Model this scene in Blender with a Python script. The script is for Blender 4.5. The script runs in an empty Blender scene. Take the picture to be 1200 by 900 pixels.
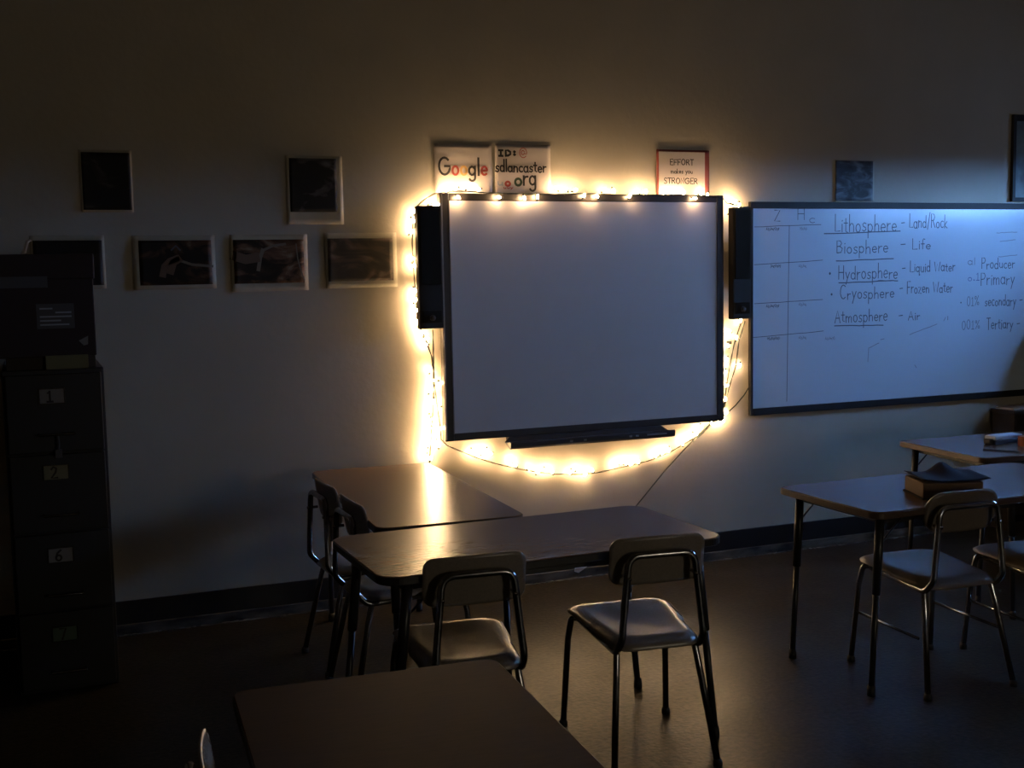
import bpy, bmesh, math, random
from mathutils import Vector, Matrix

# ------------------------------------------------------------------ camera, world, light
S = bpy.context.scene
C = S.collection
F_PX = 1377.57
CAM = Vector((-1.9226, -5.7149, 1.6719))
YAW, PITCH, ROLL = 0.3867, 0.0951, -0.0185
BULB_POWER = 25.0
SKY_POWER = 10.0
EXPOSURE = 3.2

def cam_axes():
    cy, sy, cp, sp = math.cos(YAW), math.sin(YAW), math.cos(PITCH), math.sin(PITCH)
    f = Vector((sy*cp, cy*cp, -sp)); r = Vector((cy, -sy, 0)); u = r.cross(f)
    c, s = math.cos(ROLL), math.sin(ROLL)
    return c*r + s*u, -s*r + c*u, f
RX, UX, FX = cam_axes()
cd = bpy.data.cameras.new('camera'); cam = bpy.data.objects.new('camera', cd); C.objects.link(cam)
cd.sensor_width = 36; cd.lens = F_PX/1200*36; cd.clip_start = .05
cam.matrix_world = Matrix.Translation(CAM) @ Matrix((RX, UX, -FX)).transposed().to_4x4()
S.camera = cam

W = bpy.data.worlds.new('dusk_sky'); S.world = W; W.use_nodes = True
nt = W.node_tree; bg = nt.nodes['Background']
tc = nt.nodes.new('ShaderNodeTexCoord'); sx = nt.nodes.new('ShaderNodeSeparateXYZ'); rp = nt.nodes.new('ShaderNodeValToRGB')
nt.links.new(tc.outputs['Generated'], sx.inputs[0]); nt.links.new(sx.outputs['Z'], rp.inputs[0]); nt.links.new(rp.outputs[0], bg.inputs[0])
rp.color_ramp.elements[0].position = 0.0; rp.color_ramp.elements[0].color = (.012, .02, .04, 1)
rp.color_ramp.elements[1].position = 0.06; rp.color_ramp.elements[1].color = (.20, .45, 1, 1)
bg.inputs[1].default_value = SKY_POWER
S.view_settings.view_transform = 'Standard'; S.view_settings.look = 'None'
S.view_settings.exposure = EXPOSURE; S.view_settings.gamma = 1; S.view_settings.use_curve_mapping = False
S.cycles.max_bounces = 6; S.cycles.sample_clamp_indirect = 4.0

def at(px, py, y=None, z=None):
    """point of the real plane y (or height z) seen at photo pixel px,py"""
    d = FX*F_PX + RX*(px-600) - UX*(py-450)
    t = (y-CAM.y)/d.y if y is not None else (z-CAM.z)/d.z
    return CAM + t*d

# ------------------------------------------------------------------ materials
def mat(name, col, rough=.6, metal=0, noise=0, nscale=8, bump=0, bscale=60, coat=0, spec=.5, emit=None, estr=0, trans=0, c2=None, stretch=None, detail=4):
    m = bpy.data.materials.new(name); m.use_nodes = True; n = m.node_tree; b = n.nodes['Principled BSDF']
    b.inputs['Base Color'].default_value = (*col, 1); b.inputs['Roughness'].default_value = rough
    b.inputs['Metallic'].default_value = metal; b.inputs['Coat Weight'].default_value = coat
    b.inputs['Specular IOR Level'].default_value = spec; b.inputs['Transmission Weight'].default_value = trans
    if emit: b.inputs['Emission Color'].default_value = (*emit, 1); b.inputs['Emission Strength'].default_value = estr
    t = n.nodes.new('ShaderNodeTexCoord'); mp = n.nodes.new('ShaderNodeMapping'); n.links.new(t.outputs['Object'], mp.inputs[0])
    if stretch: mp.inputs['Scale'].default_value = stretch
    nz = n.nodes.new('ShaderNodeTexNoise'); nz.inputs['Scale'].default_value = nscale; nz.inputs['Detail'].default_value = detail
    n.links.new(mp.outputs[0], nz.inputs['Vector'])
    cr = n.nodes.new('ShaderNodeValToRGB'); n.links.new(nz.outputs['Fac'], cr.inputs[0])
    a = noise if noise else .04
    second = c2 if c2 else tuple(c*(1-a) for c in col)
    cr.color_ramp.elements[0].position = .35; cr.color_ramp.elements[0].color = (*second, 1)
    cr.color_ramp.elements[1].position = .65; cr.color_ramp.elements[1].color = (*col, 1)
    n.links.new(cr.outputs[0], b.inputs['Base Color'])
    if bump:
        nb = n.nodes.new('ShaderNodeTexNoise'); nb.inputs['Scale'].default_value = bscale
        bp = n.nodes.new('ShaderNodeBump'); bp.inputs['Strength'].default_value = bump; bp.inputs['Distance'].default_value = .01
        n.links.new(mp.outputs[0], nb.inputs['Vector']); n.links.new(nb.outputs['Fac'], bp.inputs['Height']); n.links.new(bp.outputs[0], b.inputs['Normal'])
    return m

M = {}
M['wall'] = mat('painted_wall', (.46, .41, .325), .75, noise=.08, nscale=2.5, bump=.15, bscale=25)
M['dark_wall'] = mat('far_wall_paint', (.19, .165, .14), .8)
M['ceiling'] = mat('ceiling_paint', (.16, .15, .135), .9)
M['base'] = mat('black_vinyl_base', (.012, .012, .012), .45, noise=.3)
M['peel'] = mat('peeling_adhesive', (.14, .115, .08), .85, c2=(.012, .011, .010), nscale=5, detail=8, stretch=(1, 1, 3))
M['dust'] = mat('pale_floor_edge', (.22, .21, .19), .8, c2=(.03, .03, .028), nscale=9, detail=8)
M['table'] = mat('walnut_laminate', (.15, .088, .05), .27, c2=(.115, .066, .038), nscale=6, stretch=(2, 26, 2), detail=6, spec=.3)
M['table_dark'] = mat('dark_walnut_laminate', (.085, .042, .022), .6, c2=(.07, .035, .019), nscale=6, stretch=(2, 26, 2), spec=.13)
M['edge'] = mat('black_table_edge', (.015, .013, .012), .4)
M['edge_brown'] = mat('brown_table_edge', (.085, .052, .034), .4)
M['leg'] = mat('black_table_leg', (.02, .02, .022), .35)
M['chrome'] = mat('worn_chrome', (.5, .5, .5), .16, metal=1, noise=.25, nscale=30)
M['chrome_dark'] = mat('tarnished_chrome', (.3, .3, .31), .2, metal=1, noise=.4, nscale=30)
M['shell'] = mat('taupe_hard_plastic', (.25, .212, .175), .27, noise=.12, nscale=120, bump=.04, bscale=300)
M['shell2'] = mat('brown_hard_plastic', (.16, .13, .105), .35, noise=.12, nscale=120)
M['rubber'] = mat('black_rubber', (.012, .012, .012), .6)
M['screen'] = mat('interactive_board_surface', (.65, .595, .575), .42, noise=.02)
M['white'] = mat('whiteboard_enamel', (.62, .71, .80), .2, noise=.03, nscale=1.5, coat=.0)
M['frame'] = mat('charcoal_frame', (.045, .035, .03), .45)
M['trim'] = mat('grey_trim_lip', (.25, .22, .2), .35)
M['wbframe'] = mat('dark_anodised_frame', (.014, .012, .011), .6, spec=.3)
M['speaker'] = mat('black_speaker_grille', (.028, .023, .016), .9, spec=.12, bump=.3, bscale=500)
M['speaker2'] = mat('black_speaker_plastic', (.045, .038, .03), .7, spec=.2)
M['cab'] = mat('black_enamel_cabinet', (.006, .006, .007), .5)
M['card'] = mat('label_card', (.20, .19, .18), .7)
M['card_y'] = mat('yellowed_label_card', (.19, .18, .11), .7)
M['card_g'] = mat('green_label_card', (.07, .11, .085), .7)
M['paper'] = mat('white_paper', (.52, .455, .42), .7, noise=.05)
M['ink'] = mat('black_marker', (.02, .015, .012), .6)
M['ink_blue'] = mat('faded_marker', (.11, .13, .18), .6)
M['ink_faint'] = mat('smeared_marker', (.30, .33, .40), .6)
M['ink_red'] = mat('red_marker', (.35, .05, .035), .6)
M['ink_yellow'] = mat('yellow_marker', (.50, .30, .10), .6)
M['ink_green'] = mat('green_marker', (.025, .05, .02), .6)
M['ink_blueline'] = mat('blue_marker', (.05, .08, .28), .6)
M['redborder'] = mat('maroon_backing_paper', (.28, .06, .05), .7)
M['laminate'] = mat('clear_laminate_margin', (.41, .37, .28), .6, noise=.15)
M['wire'] = mat('dark_green_wire', (.012, .018, .01), .5)
M['bulb'] = mat('lit_bulb', (1, .8, .5), .3, emit=(1, .66, .34), estr=BULB_POWER)
M['fill_glass'] = mat('added_fill_light_glass', (.8, .8, .75), .4, emit=(1, .86, .62), estr=1.35)  # glowing pane added behind the camera as warm fill light
M['pale_ink'] = mat('pale_print_ink', (.13, .11, .08), .5)
M['brown_ink'] = mat('brown_print_ink', (.09, .05, .03), .5)
M['slate_ink'] = mat('slate_print_ink', (.05, .055, .08), .5)
M['box'] = mat('maroon_cardboard', (.02, .009, .008), .7, noise=.2)
M['box2'] = mat('dark_cardboard', (.03, .022, .018), .7, noise=.2)
M['sticker'] = mat('grey_sticker', (.06, .06, .068), .6)
M['yellow'] = mat('yellow_paper', (.14, .13, .05), .7)
M['book'] = mat('navy_book_cover', (.010, .011, .016), .8, spec=.2)
M['pages'] = mat('page_edges', (.16, .10, .06), .8, stretch=(1, 1, 40))
M['blue_case'] = mat('pale_blue_plastic', (.42, .47, .58), .35)
M['pencil'] = mat('dark_pencil', (.03, .03, .04), .5)
M['orange'] = mat('orange_plastic', (.42, .12, .05), .5)
M['shade'] = mat('roller_shade', (.03, .03, .035), .9)
M['teal'] = mat('teal_map_print', (.22, .30, .29), .6, c2=(.05, .03, .025), nscale=3.5, detail=8)
M['wood'] = mat('dark_bookcase_wood', (.03, .022, .018), .5, stretch=(1, 1, 8))

# floor: speckled dark vinyl tile, waxed
def floor_mat():
    m = mat('waxed_vinyl_tile', (.042, .034, .021), .3, c2=(.014, .012, .008), nscale=45, detail=12, spec=.12)
    n = m.node_tree; b = n.nodes['Principled BSDF']
    t = n.nodes.new('ShaderNodeTexCoord'); br = n.nodes.new('ShaderNodeTexBrick')
    br.offset = 0; br.inputs['Scale'].default_value = 1; br.inputs['Brick Width'].default_value = .305; br.inputs['Row Height'].default_value = .305
    br.inputs['Mortar Size'].default_value = .0015; br.inputs['Color1'].default_value = (1, 1, 1, 1); br.inputs['Color2'].default_value = (.86, .86, .86, 1); br.inputs['Mortar'].default_value = (.4, .4, .4, 1)
    n.links.new(t.outputs['Object'], br.inputs['Vector'])
    mx = n.nodes.new('ShaderNodeMixRGB'); mx.blend_type = 'MULTIPLY'; mx.inputs[0].default_value = 1
    src = b.inputs['Base Color'].links[0].from_socket
    n.links.new(src, mx.inputs[1]); n.links.new(br.outputs['Color'], mx.inputs[2]); n.links.new(mx.outputs[0], b.inputs['Base Color'])
    nz = n.nodes.new('ShaderNodeTexNoise'); nz.inputs['Scale'].default_value = 4; nz.inputs['Detail'].default_value = 6
    n.links.new(t.outputs['Object'], nz.inputs['Vector'])
    mr = n.nodes.new('ShaderNodeMapRange'); mr.inputs['From Min'].default_value = .3; mr.inputs['From Max'].default_value = .7; mr.inputs['To Min'].default_value = .3; mr.inputs['To Max'].default_value = .38
    n.links.new(nz.outputs['Fac'], mr.inputs[0]); n.links.new(mr.outputs[0], b.inputs['Roughness'])
    nb = n.nodes.new('ShaderNodeTexNoise'); nb.inputs['Scale'].default_value = 60
    bp = n.nodes.new('ShaderNodeBump'); bp.inputs['Strength'].default_value = .25; bp.inputs['Distance'].default_value = .004
    n.links.new(t.outputs['Object'], nb.inputs['Vector']); n.links.new(nb.outputs['Fac'], bp.inputs['Height']); n.links.new(bp.outputs[0], b.inputs['Normal'])
    return m
M['floor'] = floor_mat()

def glass_mat():
    m = bpy.data.materials.new('window_glass'); m.use_nodes = True; n = m.node_tree; n.nodes.clear()
    o = n.nodes.new('ShaderNodeOutputMaterial'); mx = n.nodes.new('ShaderNodeMixShader'); t = n.nodes.new('ShaderNodeBsdfTransparent'); g = n.nodes.new('ShaderNodeBsdfGlossy')
    g.inputs['Roughness'].default_value = .02; mx.inputs[0].default_value = .06
    n.links.new(t.outputs[0], mx.inputs[1]); n.links.new(g.outputs[0], mx.inputs[2]); n.links.new(mx.outputs[0], o.inputs[0]); return m
M['glass'] = glass_mat()

def print_mat(name, stops, seed, scale=3.0, dist=1.5, rot=0):
    """a photographic print: dark image with a few coloured shapes"""
    m = bpy.data.materials.new(name); m.use_nodes = True; n = m.node_tree; b = n.nodes['Principled BSDF']
    b.inputs['Roughness'].default_value = .6; b.inputs['Specular IOR Level'].default_value = .25
    t = n.nodes.new('ShaderNodeTexCoord'); mp = n.nodes.new('ShaderNodeMapping'); mp.inputs['Location'].default_value = (seed, seed*.7, seed*.3); mp.inputs['Rotation'].default_value = (0, rot, 0)
    mp.inputs['Scale'].default_value = (1, 1, 2.2)
    nz = n.nodes.new('ShaderNodeTexNoise'); nz.inputs['Scale'].default_value = scale; nz.inputs['Detail'].default_value = 5; nz.inputs['Distortion'].default_value = dist
    cr = n.nodes.new('ShaderNodeValToRGB'); r = cr.color_ramp
    r.elements[0].position = stops[0][0]; r.elements[0].color = (*stops[0][1], 1)
    r.elements[1].position = stops[-1][0]; r.elements[1].color = (*stops[-1][1], 1)
    for p, c in stops[1:-1]: e = r.elements.new(p); e.color = (*c, 1)
    n.links.new(t.outputs['Object'], mp.inputs[0]); n.links.new(mp.outputs[0], nz.inputs['Vector']); n.links.new(nz.outputs['Fac'], cr.inputs[0]); n.links.new(cr.outputs[0], b.inputs['Base Color'])
    return m

# ------------------------------------------------------------------ mesh helpers
def obj(name, bm, material, parent=None, smooth=False, loc=None):
    me = bpy.data.meshes.new(name)
    bmesh.ops.recalc_face_normals(bm, faces=bm.faces)
    bm.to_mesh(me); bm.free()
    for m in (material if isinstance(material, (list, tuple)) else [material]): me.materials.append(m)
    if smooth:
        for p in me.polygons: p.use_smooth = True
    o = bpy.data.objects.new(name, me); C.objects.link(o)
    if parent: o.parent = parent
    if loc is not None: o.location = loc
    return o

def tag(o, label=None, cat=None, group=None, kind=None):
    for k, v in (('label', label), ('category', cat), ('group', group), ('kind', kind)):
        if v: o[k] = v
    return o

def thing(name, label, cat, loc=(0, 0, 0), rz=0, group=None):
    o = bpy.data.objects.new(name, None); C.objects.link(o); o.location = loc; o.rotation_euler = (0, 0, rz); o.empty_display_size = .1
    return tag(o, label, cat, group)

def struct(name, bm, m, parent=None, smooth=False):
    o = obj(name, bm, m, parent, smooth)
    if not parent: o['kind'] = 'structure'
    return o

def copy_tree(o, parent=None):
    c = o.copy(); C.objects.link(c)
    if parent: c.parent = parent
    for ch in list(o.children): copy_tree(ch, c)
    return c

def box(bm, x0, x1, y0, y1, z0, z1, bev=0, mi=0):
    vs = [bm.verts.new((x, y, z)) for x in (x0, x1) for y in (y0, y1) for z in (z0, z1)]
    fs = [(0, 1, 3, 2), (4, 6, 7, 5), (0, 4, 5, 1), (2, 3, 7, 6), (0, 2, 6, 4), (1, 5, 7, 3)]
    F = [bm.faces.new([vs[i] for i in f]) for f in fs]
    for f in F: f.material_index = mi
    if bev:
        es = list({e for f in F for e in f.edges})
        r = bmesh.ops.bevel(bm, geom=es, offset=bev, segments=2, affect='EDGES', profile=.5)
        for f in r['faces']: f.material_index = mi
    return bm

def B(*a, **k): return box(bmesh.new(), *a, **k)

def fillet(pts, rad, n=6):
    """round the corners of a polyline"""
    P = [Vector(p) for p in pts]; out = [P[0]]
    for i in range(1, len(P)-1):
        a, b, c = P[i-1], P[i], P[i+1]; u = (a-b); v = (c-b)
        r = rad[i-1] if isinstance(rad, (list, tuple)) else rad
        if u.normalized().dot(v.normalized()) < -.9999 or r <= 0: out.append(b); continue
        ang = u.angle(v); t = min(r/math.tan(ang/2), u.length*.49, v.length*.49)
        p0 = b+u.normalized()*t; p2 = b+v.normalized()*t
        for k in range(n+1):
            s = k/n; out.append(p0*(1-s)**2 + b*2*s*(1-s) + p2*s*s)
    out.append(P[-1]); return out

def tube(bm, pts, r, seg=12, cap=True, radii=None):
    P = [Vector(p) for p in pts]; rings = []; up = None
    for i, p in enumerate(P):
        d = ((P[min(i+1, len(P)-1)]-P[max(i-1, 0)])).normalized()
        if up is None:
            up = Vector((0, 0, 1)) if abs(d.z) < .9 else Vector((1, 0, 0))
        x = d.cross(up).normalized(); up = x.cross(d).normalized()
        rr = radii[i] if radii else r
        rings.append([bm.verts.new(p + (x*math.cos(2*math.pi*k/seg)+up*math.sin(2*math.pi*k/seg))*rr) for k in range(seg)])
    for a, b in zip(rings, rings[1:]):
        for k in range(seg): bm.faces.new((a[k], a[(k+1) % seg], b[(k+1) % seg], b[k]))
    if cap: bm.faces.new(rings[0][::-1]); bm.faces.new(rings[-1])
    return bm

def rrect(w, d, r, n=8):
    """outline of a rounded rectangle w by d centred on the origin"""
    pts = []
    for cx, cy, a0 in ((w/2-r, d/2-r, 0), (-w/2+r, d/2-r, 90), (-w/2+r, -d/2+r, 180), (w/2-r, -d/2+r, 270)):
        for k in range(n+1):
            a = math.radians(a0+90*k/n); pts.append((cx+r*math.cos(a), cy+r*math.sin(a)))
    return pts

def slab(bm, outline, z0, z1, bev=0):
    """extruded outline with a rounded rim"""
    def off(d): 
        n = len(outline); res = []
        for i in range(n):
            a = Vector(outline[i-1]); c = Vector(outline[(i+1) % n]); t = (c-a).normalized(); res.append((outline[i][0]-t.y*d, outline[i][1]+t.x*d))
        return res
    lv = [(z0, bev), (z0+bev*.4, bev*.3), (z0+bev, 0), (z1-bev, 0), (z1-bev*.4, bev*.3), (z1, bev)] if bev else [(z0, 0), (z1, 0)]
    rings = [[bm.verts.new((x, y, z)) for x, y in off(d)] for z, d in lv]
    for a, b in zip(rings, rings[1:]):
        for k in range(len(a)): bm.faces.new((a[k], a[(k+1) % len(a)], b[(k+1) % len(a)], b[k]))
    bm.faces.new(rings[0][::-1]); bm.faces.new(rings[-1]); return bm

def shell(bm, fn, nu=18, nv=14, th=.006):
    """a moulded shell: fn(u,v) gives the top surface, thickened downwards along its normal"""
    def P(u, v): return Vector(fn(u, v))
    top = []; bot = []
    for j in range(nv+1):
        ra = []; rb = []
        for i in range(nu+1):
            u = -1+2*i/nu; v = -1+2*j/nv; p = P(u, v); e = .02
            n = (P(u+e, v)-P(u-e, v)).cross(P(u, v+e)-P(u, v-e))
            n = n.normalized() if n.length > 1e-9 else Vector((0, 0, 1))
            ra.append(bm.verts.new(p)); rb.append(bm.verts.new(p-n*th))
        top.append(ra); bot.append(rb)
    for j in range(nv):
        for i in range(nu):
            bm.faces.new((top[j][i], top[j][i+1], top[j+1][i+1], top[j+1][i])); bm.faces.new((bot[j][i], bot[j+1][i], bot[j+1][i+1], bot[j][i+1]))
    per = [(0, i) for i in range(nu)]+[(j, nu) for j in range(nv)]+[(nv, i) for i in range(nu, 0, -1)]+[(j, 0) for j in range(nv, 0, -1)]
    for a, b in zip(per, per[1:]+per[:1]):
        bm.faces.new((top[a[0]][a[1]], top[b[0]][b[1]], bot[b[0]][b[1]], bot[a[0]][a[1]]))
    return bm

def rr(u, v, hx, hy, rad):
    """maps the square -1..1 onto a rectangle hx by hy with round corners"""
    X, Y = u*hx, v*hy; r = max(abs(u), abs(v))
    if r < 1e-6: return 0.0, 0.0
    bx, by = abs(X)/r, abs(Y)/r; cx, cy = hx-rad, hy-rad
    if bx <= cx or by <= cy or cx*by < 0: return X, Y
    A = bx*bx+by*by; Bq = -2*(bx*cx+by*cy); Cq = cx*cx+cy*cy-rad*rad; D = Bq*Bq-4*A*Cq
    t = (-Bq+math.sqrt(max(D, 0)))/(2*A)
    if t > 1 or t*bx < cx or t*by < cy: t = min(t, 1)
    return X*t, Y*t

# ------------------------------------------------------------------ hand lettering: polylines for each sign
def arc(cx, cy, rx, ry, a0, a1, n=9): return [(cx+rx*math.cos(math.radians(a0+(a1-a0)*k/n)), cy+ry*math.sin(math.radians(a0+(a1-a0)*k/n))) for k in range(n+1)]
G = {
 'a': (.5, [arc(.22, .25, .2, .25, 30, 330)+[(.42, .1)], [(.42, .5), (.42, 0), (.48, 0)]]),
 'b': (.5, [[(.05, 1), (.05, 0)], arc(.23, .25, .2, .25, 150, -150)]),
 'c': (.42, [arc(.24, .25, .2, .25, 50, 310)]), 'd': (.5, [arc(.22, .25, .2, .25, 30, 330), [(.42, 1), (.42, 0)]]),
 'e': (.46, [[(.04, .26), (.42, .28)]+arc(.23, .26, .19, .25, 5, 315)]), 'f': (.32, [[(.32, .95), (.2, 1), (.13, .85), (.13, 0)], [(0, .5), (.28, .5)]]),
 'g': (.5, [arc(.22, .25, .2, .25, 30, 330), [(.42, .5), (.42, -.15)]+arc(.22, -.15, .2, .2, 0, -150)]), 'h': (.48, [[(.05, 1), (.05, 0)], [(.05, .3), (.15, .46), (.3, .48), (.4, .35), (.4, 0)]]),
 'i': (.16, [[(.08, .5), (.08, 0)], [(.07, .7), (.1, .74)]]), 'l': (.16, [[(.08, 1), (.08, 0)]]), 'k': (.42, [[(.05, 1), (.05, 0)], [(.35, .5), (.05, .2), (.38, 0)]]),
 'm': (.7, [[(.05, .5), (.05, 0)], [(.05, .32), (.18, .48), (.32, .4), (.33, 0)], [(.33, .32), (.46, .48), (.6, .4), (.62, 0)]]),
 'n': (.48, [[(.05, .5), (.05, 0)], [(.05, .3), (.18, .47), (.34, .44), (.4, .3), (.4, 0)]]), 'o': (.48, [arc(.23, .25, .19, .25, 0, 360, 14)]),
 'p': (.5, [[(.05, .5), (.05, -.4)], arc(.23, .25, .2, .25, 150, -150)]), 'q': (.5, [arc(.22, .25, .2, .25, 30, 330), [(.42, .5), (.42, -.4), (.52, -.3)]]),
 'r': (.36, [[(.05, .5), (.05, 0)], [(.05, .28), (.15, .45), (.33, .47)]]), 's': (.4, [[(.35, .44), (.2, .5), (.06, .4), (.12, .28), (.3, .22), (.35, .1), (.2, 0), (.04, .06)]]),
 't': (.34, [[(.15, .8), (.15, .08), (.3, .02)], [(0, .55), (.3, .55)]]), 'u': (.48, [[(.05, .5), (.06, .12), (.2, 0), (.38, .12), (.4, .5), (.4, 0)]]),
 'y': (.46, [[(.05, .5), (.22, .05)], [(.42, .5), (.22, .05), (.08, -.35)]]), 'w': (.6, [[(.03, .5), (.15, 0), (.29, .45), (.42, 0), (.56, .5)]]),
 'A': (.62, [[(.03, 0), (.3, 1), (.57, 0)], [(.13, .38), (.48, .38)]]), 'B': (.56, [[(.06, 0), (.06, 1), (.35, .98), (.45, .78), (.32, .55), (.06, .52)], [(.3, .53), (.52, .35), (.4, .03), (.06, 0)]]),
 'C': (.6, [arc(.32, .5, .28, .5, 50, 310)]), 'D': (.6, [[(.06, 0), (.06, 1), (.3, .97), (.52, .7), (.52, .3), (.3, .03), (.06, 0)]]),
 'E': (.52, [[(.48, 1), (.06, 1), (.06, 0), (.48, 0)], [(.06, .52), (.4, .52)]]), 'F': (.5, [[(.48, 1), (.06, 1), (.06, 0)], [(.06, .52), (.4, .52)]]),
 'G': (.8, [arc(.4, .5, .36, .5, 48, 360, 16)+[(.42, .5)]]), 'H': (.6, [[(.06, 1), (.06, 0)], [(.52, 1), (.52, 0)], [(.06, .5), (.52, .5)]]),
 'I': (.4, [[(.05, 1), (.35, 1)], [(.2, 1), (.2, 0)], [(.05, 0), (.35, 0)]]), 'K': (.55, [[(.06, 1), (.06, 0)], [(.5, 1), (.08, .45), (.52, 0)]]), 'L': (.48, [[(.06, 1), (.06, 0), (.46, .02)]]),
 'M': (.72, [[(.05, 0), (.08, 1), (.36, .3), (.63, 1), (.67, 0)]]), 'N': (.6, [[(.06, 0), (.06, 1), (.52, 0), (.52, 1)]]), 'O': (.68, [arc(.34, .5, .28, .5, 0, 360, 16)]),
 'P': (.54, [[(.06, 0), (.06, 1), (.38, .97), (.48, .75), (.36, .52), (.06, .48)]]), 'R': (.58, [[(.06, 0), (.06, 1), (.38, .97), (.48, .76), (.36, .54), (.06, .5)], [(.25, .5), (.54, 0)]]),
 'S': (.52, [[(.46, .88), (.3, 1), (.1, .9), (.08, .68), (.4, .4), (.44, .15), (.26, 0), (.05, .1)]]), 'T': (.56, [[(.02, 1), (.54, 1)], [(.28, 1), (.28, 0)]]),
 'U': (.58, [[(.06, 1), (.06, .2), (.28, 0), (.52, .2), (.52, 1)]]), 'W': (.8, [[(.03, 1), (.2, 0), (.4, .8), (.58, 0), (.77, 1)]]), 'Y': (.56, [[(.04, 1), (.28, .5), (.28, 0)], [(.52, 1), (.28, .5)]]), 'Z': (.56, [[(.06, 1), (.5, 1), (.04, 0), (.5, 0)]]),
 '0': (.5, [arc(.24, .5, .2, .5, 0, 360, 14)]), '1': (.4, [[(.08, .8), (.2, 1), (.2, 0)], [(.04, 0), (.36, 0)]]), '2': (.5, [[(.06, .8), (.2, 1), (.42, .85), (.35, .5), (.04, 0), (.46, 0)]]),
 '6': (.5, [[(.4, .95), (.15, .7), (.05, .3)]+arc(.24, .25, .19, .25, 180, -180, 14)]), '7': (.5, [[(.04, 1), (.46, 1), (.18, 0)]]),
 '%': (.6, [arc(.12, .8, .1, .15, 0, 360, 8), arc(.46, .2, .1, .15, 0, 360, 8), [(.5, 1), (.08, 0)]]),
 'z': (.44, [[(.05, .5), (.38, .5), (.04, 0), (.4, 0)]]), 'v': (.42, [[(.03, .5), (.2, 0), (.38, .5)]]),
 '@': (1.0, [arc(.46, .5, .2, .22, 20, 360, 12)+[(.66, .4)]+arc(.5, .48, .45, .52, -15, 320, 18)]),
 ':': (.2, [arc(.1, .15, .03, .04, 0, 360, 6), arc(.1, .5, .03, .04, 0, 360, 6)]), '.': (.22, [arc(.1, .06, .05, .06, 0, 360, 6)]), '*': (.4, [arc(.12, .4, .05, .07, 0, 360, 8), arc(.12, .4, .02, .03, 0, 360, 6)]),
 '-': (.5, [[(.05, .45), (.42, .48)]]), '/': (.4, [[(.05, -.15), (.35, 1.1)]]), ' ': (.35, []), '~': (.0, []),
}
rng = random.Random(7)
def stroke(bm, pts, w, y, mi=0):
    """flat marker stroke lying on a board facing -Y; points are (x,z)"""
    P = [Vector((a, b)) for a, b in pts]
    n = len(P); L = []; R = []
    for i in range(n):
        t = (P[min(i+1, n-1)]-P[max(i-1, 0)]); t = t.normalized() if t.length > 1e-9 else Vector((1, 0)); s = Vector((-t.y, t.x))*w/2
        e = t*w*.4*(-1 if i == 0 else (1 if i == n-1 else 0)); L.append(P[i]+s+e); R.append(P[i]-s+e)
    vl = [bm.verts.new((p.x, y, p.y)) for p in L]; vr = [bm.verts.new((p.x, y, p.y)) for p in R]
    for i in range(n-1): bm.faces.new((vl[i], vr[i], vr[i+1], vl[i+1])).material_index = mi

def write(bm, text, x0, z0, h, w, y, width=None, mi=0, jit=0.03, colors=None):
    tot = sum(G[c][0] for c in text); sxx = h*.85
    if width: sxx = width/max(tot+.08*(len(text)), .01); 
    x = x0
    for i, c in enumerate(text):
        adv, st = G[c]; dz = rng.uniform(-jit, jit)*h; k = rng.uniform(1-jit*2, 1+jit*2)
        for s in st: stroke(bm, [(x+px*sxx, z0+dz+pz*h*k) for px, pz in s], w, y-.00002*(i % 3), colors[i] if colors else mi)
        x += (adv+.08)*sxx

# ------------------------------------------------------------------ the room
LX, RXW, BY, CZ = -4.2, 4.6, -8.6, 3.42
struct('floor', B(LX-.1, RXW+.2, BY-.1, .12, -.06, 0), M['floor'])
struct('ceiling', B(LX-.1, RXW+.2, BY-.1, .12, CZ, CZ+.1), M['ceiling'])
struct('wall_front', B(LX-.1, RXW+.2, 0, .12, 0, CZ), M['wall'])
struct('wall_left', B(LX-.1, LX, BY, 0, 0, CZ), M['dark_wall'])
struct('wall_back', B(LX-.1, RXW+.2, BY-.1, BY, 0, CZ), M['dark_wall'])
WINS = [(-1.80, -.72), (-2.62, -1.94)]; WZ0, WZ1 = .95, 2.42
bm = bmesh.new(); ys = [BY]+[v for w in sorted(WINS) for v in w]+[0]
for i in range(0, len(ys), 2): box(bm, RXW, RXW+.2, ys[i], ys[i+1], 0, CZ)
for a, b in WINS: box(bm, RXW, RXW+.2, a, b, 0, WZ0); box(bm, RXW, RXW+.2, a, b, WZ1, CZ)
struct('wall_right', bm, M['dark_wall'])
for i, (a, b) in enumerate(WINS):
    w = bpy.data.objects.new('window_%d' % (i+1), None); C.objects.link(w); w['kind'] = 'structure'
    bm = bmesh.new()
    for q in ((a, a+.05, WZ0, WZ1), (b-.05, b, WZ0, WZ1), (a+.05, b-.05, WZ0, WZ0+.05), (a+.05, b-.05, WZ1-.05, WZ1), ((a+b)/2-.02, (a+b)/2+.02, WZ0+.05, WZ1-.05)):
        box(bm, RXW+.08, RXW+.14, *q)
    obj('window_frame', bm, M['wbframe'], w)
    obj('pane', B(RXW+.108, RXW+.112, a+.05, b-.05, WZ0+.05, WZ1-.05), M['glass'], w)
    bm = B(RXW+.05, RXW+.056, a+.02, b-.02, WZ0+.03, 2.06+.05*i); box(bm, RXW+.04, RXW+.066, a+.02, b-.02, 2.06+.05*i, 2.08+.05*i)
    obj('roller_shade', bm, M['shade'], w)
d = bpy.data.objects.new('fill_door_1', None); C.objects.link(d); d['kind'] = 'structure'  # unseen door, added to hold the glowing pane that lights the chair backs
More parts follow.
